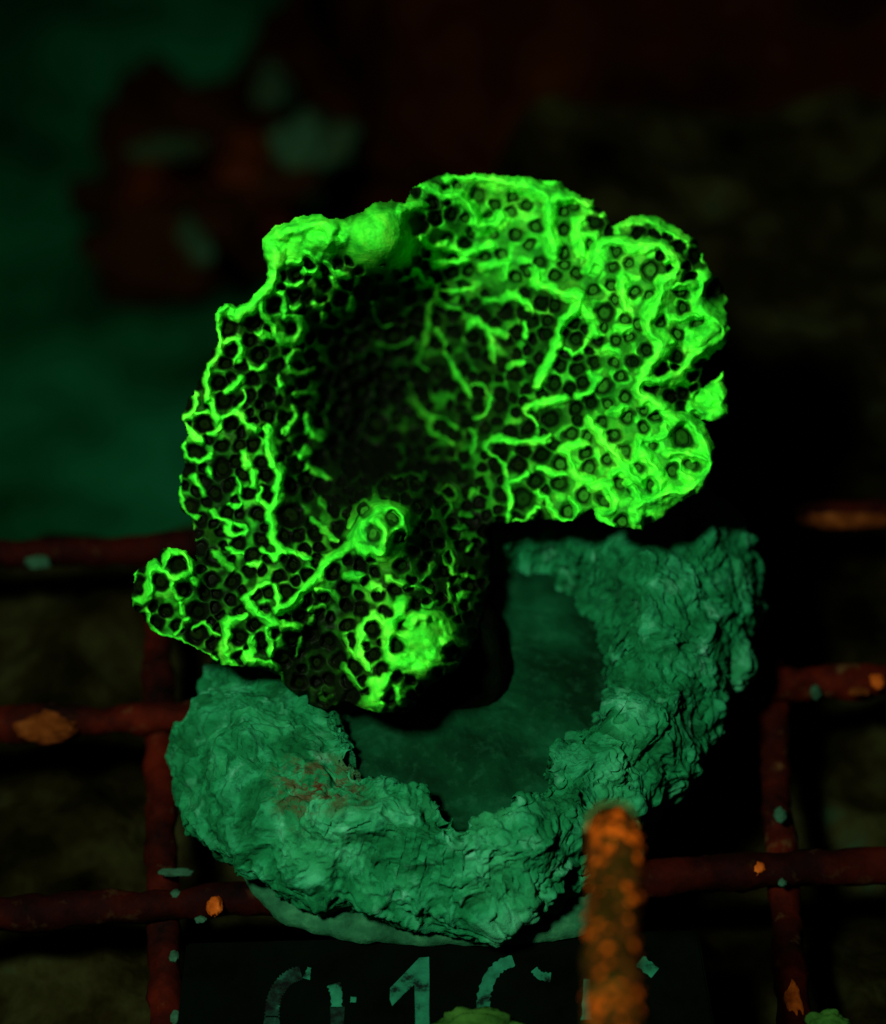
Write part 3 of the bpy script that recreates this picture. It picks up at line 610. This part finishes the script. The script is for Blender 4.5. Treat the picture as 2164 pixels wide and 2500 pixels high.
POLYPS = {
2: "158,248 178,325 262,303 335,330 490,258 580,212 655,255 573,295 700,370 600,408 478,408 365,400 330,465 238,430 662,465 850,385 835,340 848,505 985,460 720,555 850,570 912,610 1010,605 1100,575 1122,500 1187,562 1300,600,26 1095,680 1112,750 1215,705 1290,730 1460,710 1465,790 1550,880 1440,930 1350,870 1440,1045 1360,1115 1280,1015 1165,855 900,870 910,960 925,1115 830,1095 945,1180 735,1245 800,1190 880,1215 1010,1080 1115,1075 1215,1075 1145,1150 1165,1260 1050,1200,26 1295,1215 1075,1295 175,630 265,605 355,595 530,515 430,530 600,635 660,600 800,625 640,820 680,870 735,770 800,780 600,925 765,860 760,930 525,1085 320,1110 590,1140 600,1040 540,965 370,940 385,1020 400,1235 140,720 50,740 25,660 330,685 1190,945 1120,960 1230,880 180,860 405,210,24 290,160 460,315 1000,700 1060,820,26 1050,890 1640,700,24 1530,520 1450,470 1230,405,20 1010,350 845,290 900,260",
3: "780,65 790,170 705,320 800,350 590,495 660,425 755,470 830,410 910,300 1020,300 1135,300 1060,380 1080,510 1215,220 1400,255,22 1310,340 1235,460,21 1510,85 1380,120 985,560 880,545 790,575 1195,585 1100,625,21 950,655 1265,625 1195,690 1020,730 860,740 765,725,21 665,780 800,640 640,640,24 505,690 540,620 1080,830,22 1225,795,21 1420,745,32 975,875 850,840 1155,925 1360,945,21 1470,910,22 870,930,24 700,905,22 590,850,21 490,830 355,825,22 325,915,21 455,910,21 555,1005 695,1020,23 1055,1020,21 1120,1060 1240,1030,21 965,1120,24 480,1110,28 840,1090,24 620,1120,12 745,1185,21 1065,1245,20 1215,1250,18 205,490,20 150,650,20 255,690 70,730,20 215,560 340,560,20 340,490 30,680 120,340 355,320 250,400 430,360 1530,500,15 1665,430 1350,510 1420,480 1690,540 1510,610",
4: "430,70,22 510,170 595,170,17 660,165 385,215,26 515,280,26 580,250 730,30 690,50 800,110 825,185 870,265,21 835,360,19 910,330 720,310 700,250 610,310 640,400 540,360 480,400 660,440 720,400,20 590,565,15 350,460,24 540,490 690,500 840,500,30 870,600 960,590 940,540 590,640,18 700,620 810,600 660,690 480,700,22 310,740,25 218,815,23 320,860,21 120,840,22 180,940 250,960 400,960,22 390,1060,28 300,1030 200,1020 960,720 920,790 1040,770 1060,640 670,885 735,875 820,870,20 900,910 990,890 605,960 670,1020 800,985 880,980 960,960 600,1080,21 700,1110,20 850,1090,20 800,1180,22 640,1150,15 870,1150,18 1190,480,22 1320,515,23 1230,590,24 1345,610,20 1240,650,22 1120,500 1060,560 1585,398,20 1590,705,18 1620,880 1500,840 1430,930,20 1560,770 1340,860 1340,1125,20 1610,1160,22 1220,1040,22 1230,1165,16 1270,1240,17 1140,1225,20 1120,1110 1310,1360,20 1110,1030 1170,950 1260,880 1290,330 1360,360 1440,350 1680,390 1380,1420 1000,1380 880,1300 960,1200 1020,1100 900,1380 760,1280 430,870 560,820 640,770 780,790 850,740 1090,850 1370,740 1470,640 1520,560 1440,460 1650,640 1690,840",
1: "690,930,23 800,1065,22 640,1090 560,1040,24 400,1080,24 435,1220 540,1160 390,1300,18 345,1415,20 380,1530,23 480,1540 260,1680,24 420,1680 540,1500 560,1400 600,1250 700,1400 720,1310 870,1420 600,1630 700,1650 760,1640 860,1690 830,740,16 900,680 1000,720 820,860 900,880 1000,800 1150,800 1220,860 1370,680,14 1100,900 1400,1010,26 1440,1130,24 1210,1170,24 1320,1110 1540,900 1590,1000,22 1690,760,18 1650,870 1560,1100,22 1700,1180 1690,1080 1600,1380,24 1720,1350 1400,1380,24 1300,1280 1620,1650,18 1730,1690,22 1330,1680,26 1460,1640 1180,1350 1240,1480,24 1100,1600,24 1000,1480 1100,1250,22 1440,1760 1580,440,30 150,1540,20 200,1420 480,1300 1010,1130 930,1250",
}
STEP = 2.4
gx = np.arange(300, 1806, STEP); gy = np.arange(405, 1760, STEP)
GX, GY = np.meshgrid(gx, gy)
pw = xyz(GX.ravel(), GY.ravel())
WX = GX + (7 * noise(pw, 1 / 46, 1) + 5.0 * noise(pw, 1 / 17, 2)).reshape(GX.shape)
WY = GY + (7 * noise(pw, 1 / 46, 3) + 5.0 * noise(pw, 1 / 17, 4)).reshape(GX.shape)

def seg_dist(x, y, a, b):
    ab = b - a; L = max(ab @ ab, 1e-9)
    t = np.clip(((x - a[0]) * ab[0] + (y - a[1]) * ab[1]) / L, 0, 1)
    return np.hypot(x - a[0] - t * ab[0], y - a[1] - t * ab[1])

# silhouette mask and distance inside it
inside = np.zeros(GX.shape, bool); dist = np.full(GX.shape, 1e9)
for a, b in zip(SIL, np.roll(SIL, -1, 0)):
    c = (a[1] > WY) != (b[1] > WY)
    xi = (b[0] - a[0]) * (WY - a[1]) / (b[1] - a[1] + 1e-12) + a[0]
    inside ^= c & (WX < xi)
    dist = np.minimum(dist, seg_dist(WX, WY, a, b))
dist[~inside] = 0

Hs = relief(GX, GY)
Hs = Hs - 0.14 * (1500 - GY)
for kx, ky, kr, kh in ((772, 482, 70, 95), (655, 470, 50, 45), (590, 485, 42, 35), (772, 1062, 55, 45), (865, 1285, 65, 30), (340, 1165, 55, 35), (795, 1400, 40, 30)):
    Hs = Hs + kh * S * np.exp(-(((GX - kx * S)**2 + (GY - ky * S)**2) / (kr * S)**2)**1.5)
Hs = Hs + (14 * noise(pw, 1 / 85, 21) + 7 * noise(pw, 1 / 40, 22)).reshape(GX.shape)
FP = floor_pig_shade(GX, GY)
WV = np.clip(1 + 0.42 * noise(pw, 1 / 38, 61) + 0.25 * noise(pw, 1 / 15, 62), 0.5, 1.7).reshape(GX.shape)
PW = 1.22 + 0.95 * sstep(0.05, 0.30, FP)
ridge = np.zeros(GX.shape); rpig = np.zeros(GX.shape)
for k, lst in RIDGES.items():
    ox, oy, s = Z[k]
    for pts, w in lst:
        P_ = zz(k, pts); w = w * s * 1.12
        for _ in range(2):                  # round the corners
            if len(P_) > 2:
                A_, B_ = P_[:-1] * 0.75 + P_[1:] * 0.25, P_[:-1] * 0.25 + P_[1:] * 0.75
                P_ = np.concatenate([P_[:1], np.stack([A_, B_], 1).reshape(-1, 2)[1:-1], P_[-1:]])
        x0, y0 = P_.min(0) - 4 * w - 14; x1, y1 = P_.max(0) + 4 * w + 14
        ix = slice(max(0, int((x0 - gx[0]) / STEP)), max(1, int((x1 - gx[0]) / STEP) + 1)); iy = slice(max(0, int((y0 - gy[0]) / STEP)), max(1, int((y1 - gy[0]) / STEP) + 1))
        X_, Y_ = WX[iy, ix], WY[iy, ix]
        if X_.size == 0: continue
        d = np.full(X_.shape, 1e9)
        for a, b in zip(P_[:-1], P_[1:]): d = np.minimum(d, seg_dist(X_, Y_, a, b))
        amp = min(2.0 * w + 6, 62) if w < 25 else 34
        q = d / (w * WV[iy, ix])
        pr = np.exp(-q ** 2 * 0.85)
        ridge[iy, ix] = np.maximum(ridge[iy, ix], amp * pr)
        rpig[iy, ix] = np.maximum(rpig[iy, ix], (0.62 if w > 25 else 1.0) * (1 - sstep(0.45 * PW[iy, ix], PW[iy, ix], q / (1 + 0.25 * (w > 20)))))

for bx, by, br_, bp in ((772, 484, 80, 0.80), (655, 474, 48, 0.82), (592, 486, 44, 0.85), (866, 1290, 70, 0.58)):
    dq = np.hypot(WX - bx * S, (WY - by * S) * 1.06) / (br_ * S)
    rpig = np.maximum(rpig, bp * (1 - sstep(0.72, 1.08, dq)))

# polyps: dedupe, then sink a cup for each
plist = []
for k, txt in POLYPS.items():
    ox, oy, s = Z[k]
    for t in txt.split():
        v = [float(q) for q in t.split(",")]
        plist.append((ox + v[0] * s, oy + v[1] * s, v[2] if len(v) > 2 else 17.0))
pol = []
for x, y, r in plist:
    if all((x - a)**2 + (y - b)**2 > (0.72 * (r + c))**2 for a, b, c in pol):
        pol.append((x, y, r))
NTRACED = len(pol)
fill = np.random.default_rng(4)
PA = np.zeros((4000, 3)); PA[:len(pol)] = pol; npol = len(pol)
for _ in range(14000):                      # cups between the traced ones
    x, y = fill.uniform(320, 1790), fill.uniform(420, 1740)
    r = 11 + 12 * fill.random() ** 1.6
    ia, ib = int((y - gy[0]) / STEP), int((x - gx[0]) / STEP)
    if ia >= GX.shape[0] or ib >= GX.shape[1] or not inside[ia, ib] or rpig[ia, ib] > 0.45 or FP[ia, ib] > 0.15: continue
    if ((PA[:npol, 0] - x)**2 + (PA[:npol, 1] - y)**2 > (1.0 * (r + PA[:npol, 2]))**2).all():
        PA[npol] = (x, y, r); npol += 1
pol = [tuple(q) for q in PA[:npol]]
jit = np.random.default_rng(11)
cup = np.zeros(GX.shape); rim = np.zeros(GX.shape); cupmask = np.zeros(GX.shape)
d1 = np.full(GX.shape, 9.0); d2 = np.full(GX.shape, 9.0)
patch0 = fbm(pw, 1 / 55, 2, 44).reshape(GX.shape)
ang_n = noise(pw, 1 / 30, 77).reshape(GX.shape)
pol = [(x, y, r * (1 - 0.13 * float(FP[min(max(int((y - gy[0]) / STEP), 0), FP.shape[0] - 1), min(max(int((x - gx[0]) / STEP), 0), FP.shape[1] - 1)] > 0.17))) for x, y, r in pol]
for x, y, r in pol:
    m = r * 2.2
    ix = slice(max(0, int((x - m - gx[0]) / STEP)), int((x + m - gx[0]) / STEP) + 1); iy = slice(max(0, int((y - m - gy[0]) / STEP)), int((y + m - gy[0]) / STEP) + 1)
    X_, Y_ = WX[iy, ix] - x, WY[iy, ix] - y
    d = np.hypot(X_, Y_) / r
    e1 = d1[iy, ix]; e2 = d2[iy, ix]
    d2[iy, ix] = np.minimum(e2, np.maximum(e1, d)); d1[iy, ix] = np.minimum(e1, d)
    cup[iy, ix] = np.maximum(cup[iy, ix], 1 - sstep(0.55, 1.02, d))
    cupmask[iy, ix] = np.maximum(cupmask[iy, ix], 1 - sstep(0.72, 1.12, d))
    rim[iy, ix] = np.maximum(rim[iy, ix], np.exp(-((d - 1.22) / 0.20)**2))
keep = sstep(0.55, 0.95, rpig)
for fx, fy, fr in ((1190,480,22),(1320,515,23),(1230,590,24),(1345,612,20),(1245,655,20),(1340,1125,20),(1430,930,19),(1610,1160,22),(310,740,25),(218,815,23),(320,860,21),(1310,1360,20),(1220,1040,22)):
    px_, py_ = zz(4, [(fx, fy)])[0]
    keep = keep * sstep(0.85, 1.15, np.hypot(WX - px_, WY - py_) / fr)
cup = cup * (1 - 0.75 * keep); cupmask = cupmask * (1 - 0.85 * keep)
ridge_c = ridge * (1 - 0.75 * cup)
net = sstep(0.96, 1.36, d1)
wall = sstep(0.80, 1.45, d1)
broken = sstep(-0.15, 0.50, patch0 + 0.9 * ang_n)
rim_h = 11.0 * net * (1 - cup)
rough_n = (2.2 * noise(pw, 1 / 12, 5) + 1.3 * noise(pw, 1 / 6.5, 6)).reshape(GX.shape)
H = Hs + ridge_c + rim_h - 20.0 * cup + rough_n * (1 - 0.5 * cup)
ed = np.clip(dist / 26.0, 0, 1)
H = H - 38.0 * (1 - np.sqrt(1 - (1 - ed)**2))
patch = fbm(pw, 1 / 34, 3, 90).reshape(GX.shape)
NL = net_level(GX, GY)
pigm_shade = np.maximum(rpig * np.clip(NL ** 0.714 * 2.0, 0.04, 1) ** 1.7 * (0.94 + 0.22 * patch), FP * (0.62 + 0.55 * wall) * (0.9 + 0.35 * patch))  # ridges in the hollow dimmed too, as painted shade
pigm_shade = np.maximum(pigm_shade, net * NL * 1.0 * (0.12 + 0.88 * broken) * (0.85 + 0.5 * patch))
pigm_shade = np.clip(pigm_shade, 0, 1) * (1 - (0.94 - 0.22 * sstep(0.12, 0.32, FP)) * cupmask)

front = at_depth(GX, GY, D0 - H * PXM)
back_t = 150.0 * (1 - np.exp(-dist / 55.0))
Hb = np.minimum(Hs, H) - 30 - back_t
back = at_depth(GX, GY, D0 - Hb * PXM)
ins = inside & (dist > 0.5)
quad = ins[:-1, :-1] & ins[:-1, 1:] & ins[1:, 1:] & ins[1:, :-1]
used = np.zeros(ins.shape, bool)
used[:-1, :-1] |= quad; used[:-1, 1:] |= quad; used[1:, 1:] |= quad; used[1:, :-1] |= quad
q4 = np.zeros(ins.shape, int)
q4[:-1, :-1] += quad; q4[:-1, 1:] += quad; q4[1:, 1:] += quad; q4[1:, :-1] += quad
inner_v = q4 == 4
fi = np.full(ins.shape, -1); fi[used] = np.arange(used.sum())
bi = fi.copy(); bi[inner_v] = used.sum() + np.arange(inner_v.sum())
Vc = np.concatenate([front[used], back[inner_v]])
pg = np.concatenate([pigm_shade[used], np.zeros(inner_v.sum())])
def quads(I): return np.stack([I[:-1, :-1][quad], I[1:, :-1][quad], I[1:, 1:][quad], I[:-1, 1:][quad]], -1)
Fc = np.concatenate([quads(fi), quads(bi)[:, ::-1]])
foot_p = on_z(915 * S, 1350 * S, 0.0155)
coral = tag(empty("coral", foot_p), "fluorescent bright green folded coral with dark polyps on the cement base", "coral")
mesh_obj("coral_plate", Vc, Fc, M_TISSUE, coral, attrs={"pigment_shade": pg})

# stalk from the underside of the plate down to the plug
def tube(name, pts, rads, mat, parent, nr=40, sub=14, seed=0, rough=0.15, freq=60, caps=False):
    pts = np.array(pts, float); rads = np.array(rads, float)
    t = np.linspace(0, len(pts) - 1, (len(pts) - 1) * sub + 1)
    i0 = np.clip(t.astype(int), 0, len(pts) - 2); u = (t - i0)[:, None]
    m = np.gradient(pts, axis=0)
    C = (2*u**3-3*u**2+1)*pts[i0] + (u**3-2*u**2+u)*m[i0] + (-2*u**3+3*u**2)*pts[i0+1] + (u**3-u**2)*m[i0+1]
    Rr = np.interp(t, np.arange(len(pts)), rads)
    T = np.gradient(C, axis=0); T /= np.linalg.norm(T, axis=1)[:, None]
    ref = np.array([1.0, 0, 0]); s = ref - (T @ ref)[:, None] * T; s /= np.linalg.norm(s, axis=1)[:, None]
    b = np.cross(T, s)
    a = np.linspace(0, 2 * math.pi, nr, endpoint=False)
    N_ = np.cos(a)[None, :, None] * s[:, None] + np.sin(a)[None, :, None] * b[:, None]
    X = C[:, None] + N_ * Rr[:, None, None]
    d = rough * fbm(X.reshape(-1, 3), freq, 4, seed).reshape(X.shape[:2])
    X = C[:, None] + N_ * (Rr[:, None] * (1 + d))[..., None]
    i = np.arange(len(t) * nr).reshape(len(t), nr); j = np.roll(i, -1, 1)
    return mesh_obj(name, X.reshape(-1, 3), np.stack([i[:-1], j[:-1], j[1:], i[1:]], -1).reshape(-1, 4), mat, parent), C, N_, Rr
top_p = at_depth(1060, 1360, D0 + 0.030)
mid_p = (top_p + foot_p) / 2 + np.array([0.0, 0.002, 0])
tube("stalk", [top_p + np.array([-0.004, 0.012, 0.006]), top_p, mid_p, foot_p + [0, 0, 0.004], foot_p - [0, 0, 0.003]], [0.010, 0.010, 0.008, 0.009, 0.012], M_STALK, coral, seed=4)

# polyp crowns
def polyp_mesh(var):
    ns = 10; V = []; F = []
    rs = [(1.0, -0.16), (0.72, 0.12), (0.36, 0.05)]
    r_ = np.random.default_rng(var)
    for k, (r, z) in enumerate(rs):
        for q in range(ns):
            a = 2 * math.pi * q / ns
            w = 1 + (0.10 if k == 1 else 0.05) * r_.normal() + (0.12 * (-1) ** q if k == 1 else 0)
            V.append((r * w * math.cos(a), r * w * math.sin(a), z + (0.09 * r_.normal() if k == 1 else 0)))
    V.append((0, 0, 0.10))
    for k in range(2):
        for q in range(ns):
            F.append((k * ns + q, k * ns + (q + 1) % ns, (k + 1) * ns + (q + 1) % ns, (k + 1) * ns + q))
    for q in range(ns): F.append((2 * ns + q, 2 * ns + (q + 1) % ns, 3 * ns))
    me = bpy.data.meshes.new("polyp"); me.from_pydata(V, [], F); me.update()
    me.polygons.foreach_set("use_smooth", np.ones(len(F), bool))
    return me
PM = [[polyp_mesh(v) for v in range(4)] for _ in range(3)]
for c in range(3):
    for me in PM[c]: me.materials.append(M_POLYP[c])
gyH, gxH = np.gradient(Hs, STEP)
cnt = 0
for x, y, r in pol:
    a, b = int(round((y - gy[0]) / STEP)), int(round((x - gx[0]) / STEP))
    if not (3 <= a < GX.shape[0] - 3 and 3 <= b < GX.shape[1] - 3) or not used[a, b] or dist[a, b] < 7 or keep[a, b] > 0.85 or cnt >= 298: continue
    sx = np.clip(gxH[a, b], -1.1, 1.1); sy = np.clip(gyH[a, b], -1.1, 1.1)
    nv = -sx * RGT + sy * UPV - FWD            # normal towards the camera side
    nv = Vector(nv).normalized()
    nv = (nv * 0.75 + Vector(-FWD) * 0.25).normalized()
    loc = Vector(at_depth(x, y, D0 - (H[a, b] + 5.0) * PXM))
    fpv = FP[a, b]
    c = 0 if fpv > 0.17 else (1 if fpv > 0.06 else 2)
    o = bpy.data.objects.new("polyp", PM[c][cnt % 4])
    COL.objects.link(o)
    sc = r * PXM * 0.84
    rot = nv.to_track_quat('Z', 'Y').to_matrix().to_4x4()
    o.matrix_basis = Matrix.Translation(loc) @ rot @ Matrix.Rotation(jit.uniform(0, 6.28), 4, 'Z') @ Matrix.Diagonal((sc * jit.uniform(.9, 1.08), sc * jit.uniform(.9, 1.08), sc, 1))
    adopt(o, coral)
    cnt += 1
print("polyps", NTRACED, cnt, "of", len(pol), "plate verts", len(Vc))

# ------------------------------------------------------------------ number tag
TZ = 0.0012
tagp = [on_z(455, 2300, TZ), on_z(1705, 2268, TZ), on_z(1790, 2760, TZ), on_z(400, 2790, TZ)]
tg = tag(empty("number_tag", np.mean(tagp, axis=0)), "black number tag with worn pale green digits in front of the cement", "tag")
bm = bmesh.new()
vb = [bm.verts.new(Vector(p) - Vector((0, 0, 0.0018))) for p in tagp]; vt = [bm.verts.new(Vector(p)) for p in tagp]
bm.faces.new(vt); bm.faces.new(vb[::-1])
for k in range(4): bm.faces.new((vb[k], vb[(k + 1) % 4], vt[(k + 1) % 4], vt[k]))
bmesh.ops.recalc_face_normals(bm, faces=bm.faces)
bmesh.ops.bevel(bm, geom=bm.edges[:], offset=0.0004, segments=2, affect='EDGES')
me = bpy.data.meshes.new("tag_plate"); bm.to_mesh(me); bm.free(); me.materials.append(M_TAG)
po = bpy.data.objects.new("tag_plate", me); COL.objects.link(po); adopt(po, tg)

def stroke(pts, wid, mat, name="digit", taper=None):
    """one printed stroke: a flat ribbon through photo points laid on the tag"""
    P_ = np.array(pts, float)
    t = np.linspace(0, len(P_) - 1, (len(P_) - 1) * 8 + 1)
    Q_ = np.stack([np.interp(t, np.arange(len(P_)), P_[:, k]) for k in (0, 1)], -1)
    if len(P_) > 2:
        for _ in range(6): Q_[1:-1] = (Q_[:-2] + 2 * Q_[1:-1] + Q_[2:]) / 4
    T = np.gradient(Q_, axis=0); T /= np.linalg.norm(T, axis=1)[:, None]
    N_ = np.stack([-T[:, 1], T[:, 0]], -1)
    w = np.full(len(Q_), wid / 2.0)
    if taper: w = w * np.interp(np.linspace(0, 1, len(Q_)), [0, 1], taper)
    w = w * (1 + 0.10 * np.sin(np.arange(len(Q_)) * 1.7) + 0.08 * np.sin(np.arange(len(Q_)) * 4.1 + pts[0][0]))
    L = Q_ + N_ * w[:, None]; R = Q_ - N_ * w[:, None]
    E = np.concatenate([L, R[::-1]])
    top = on_z(E[:, 0], E[:, 1], TZ + 0.00025); bot = on_z(E[:, 0], E[:, 1], TZ - 0.0002)
    nq = len(Q_); ne = 2 * nq; F = []
    for k in range(nq - 1):
        F.append((k, k + 1, ne - 2 - k, ne - 1 - k))
    for k in range(ne): F.append((k, (k + 1) % ne, ne + (k + 1) % ne, ne + k))
    V = np.concatenate([top, bot])
    o = mesh_obj(name, V, F, mat, tg, smooth=False)
    bm = bmesh.new(); bm.from_mesh(o.data); bmesh.ops.recalc_face_normals(bm, faces=bm.faces); bm.to_mesh(o.data); bm.free()
    return o
def prism(E, mat):
    E = np.array(E, float); ne = len(E)
    V = np.concatenate([on_z(E[:, 0], E[:, 1], TZ + 0.00025), on_z(E[:, 0], E[:, 1], TZ - 0.0002)])
    F = [tuple(range(ne))] + [(k, (k + 1) % ne, ne + (k + 1) % ne, ne + k) for k in range(ne)]
    o = mesh_obj("digit", V, F, mat, tg, smooth=False)
    bm = bmesh.new(); bm.from_mesh(o.data); bmesh.ops.recalc_face_normals(bm, faces=bm.faces); bm.to_mesh(o.data); bm.free()
arc = lambda cx_, cy_, rx, ry, a0, a1, n=9: [(cx_ + rx * math.cos(math.radians(a)), cy_ - ry * math.sin(math.radians(a))) for a in np.linspace(a0, a1, n)]
# faint worn 0
stroke(arc(742, 2475, 78, 100, 185, 95), 34, M_PRINT_WORN)
stroke([(664, 2480), (662, 2620)], 34, M_PRINT_WORN)
stroke([(748, 2390), (756, 2362)], 17, M_PRINT, taper=(1.1, .5))
stroke([(815, 2402), (822, 2425), (822, 2460)], 36, M_PRINT, taper=(.9, .7))
stroke([(824, 2458), (824, 2540)], 34, M_PRINT_WORN)
stroke([(856, 2440), (870, 2441)], 13, M_PRINT)
# 1
prism([(1024, 2338), (1048, 2336), (1049, 2400), (1048, 2470), (1050, 2540), (1015, 2540), (1014, 2470), (1012, 2404), (985, 2428), (958, 2456), (952, 2440), (953, 2412), (990, 2374)], M_PRINT)
# third digit, upper left bow then a chip of the right side
stroke([(1180, 2620), (1180, 2470), (1181, 2430), (1196, 2385), (1222, 2356), (1254, 2345)], 34, M_PRINT, taper=(1, .85))
stroke([(1304, 2366), (1318, 2383), (1345, 2386)], 22, M_PRINT, taper=(.8, 1))
# fourth digit, mostly behind the cord
stroke([(1433, 2390), (1432, 2490)], 26, M_PRINT, taper=(.6, 1))
stroke([(1562, 2345), (1600, 2376)], 30, M_PRINT)

# ------------------------------------------------------------------ cord
def cp(x, y, dd): return at_depth(x, y, D0 - dd)
cord_pts = [on_z(1545, 3080, -0.002), cp(1525, 2860, 0.120), cp(1520, 2740, 0.118), cp(1510, 2600, 0.110), cp(1500, 2440, 0.100), cp(1494, 2280, 0.090), cp(1504, 2140, 0.080), cp(1502, 2050, 0.073), cp(1490, 2012, 0.064), cp(1482, 2030, 0.050), cp(1478, 2110, 0.036)]
cord = tag(empty("cord", cord_pts[0]), "thick dark cord with orange nodules rising in front of the tag", "cord")
kk = lambda dd: (D0 - dd) / D0 * PXM
rads = [80 * kk(.1), 79 * kk(.119), 78 * kk(.118), 76 * kk(.11), 70 * kk(.1), 64 * kk(.09), 68 * kk(.08), 66 * kk(.073), 56 * kk(.064), 50 * kk(.05), 46 * kk(.036)]
body, C, N_, Rr = tube("cord_core", cord_pts, rads, M_CORD, cord, nr=36, sub=16, seed=8, rough=0.14, freq=260)
ns = 0
rg = np.random.default_rng(21)
for row, k in enumerate(range(14, len(C) - 46, 2)):
    for q in range(9):
        ang_i = int(q * 4.0 + (row % 2) * 2.0 + (rg.random() < 0.15)) % 36
        nrm = N_[k, ang_i]
        if nrm @ FWD > 0.15 or rg.random() < 0.05 or ns >= 290: continue
        c = C[k] + nrm * Rr[k] * 0.86
        sz = Rr[k] * rg.uniform(0.17, 0.25)
        o = lump("nodule", c, (sz, sz * rg.uniform(.8, 1.1), sz * rg.uniform(.8, 1.4)), (M_NOD if rg.random() < 0.55 else M_NOD_DIM), int(rg.integers(1, 99)), 0.2, 1.4, 0, 2, cord)
        ns += 1
tip_i = len(C) - 40
lump("cord_tip", C[tip_i] + np.array([0, 0.0004, 0.0006]), (Rr[tip_i] * 1.12, Rr[tip_i] * 1.0, Rr[tip_i] * 0.7), M_CORDTIP, 5, 0.15, 1.5, 0, 4, cord)

# small green algae in the foreground
def alga(x, y, w, h, dz, label, seed):
    c = on_z(x, y, dz); k = PXM * np.dot(c - CAM, FWD) / D0
    o = lump("alga_tuft", c, (w * .5 * k, h * .6 * k, h * .5 * k), M_ALGA, seed, 0.3, 1.8, 0, 4)
    tag(o, label, "algae", "green algae lumps at the lower edge")
alga(1165, 2512, 230, 85, 0.004, "small green lump of algae on the number tag, at the lower edge", 61)
alga(2020, 2505, 110, 60, 0.001, "small green lump of algae on the mesh, lower right corner", 62)
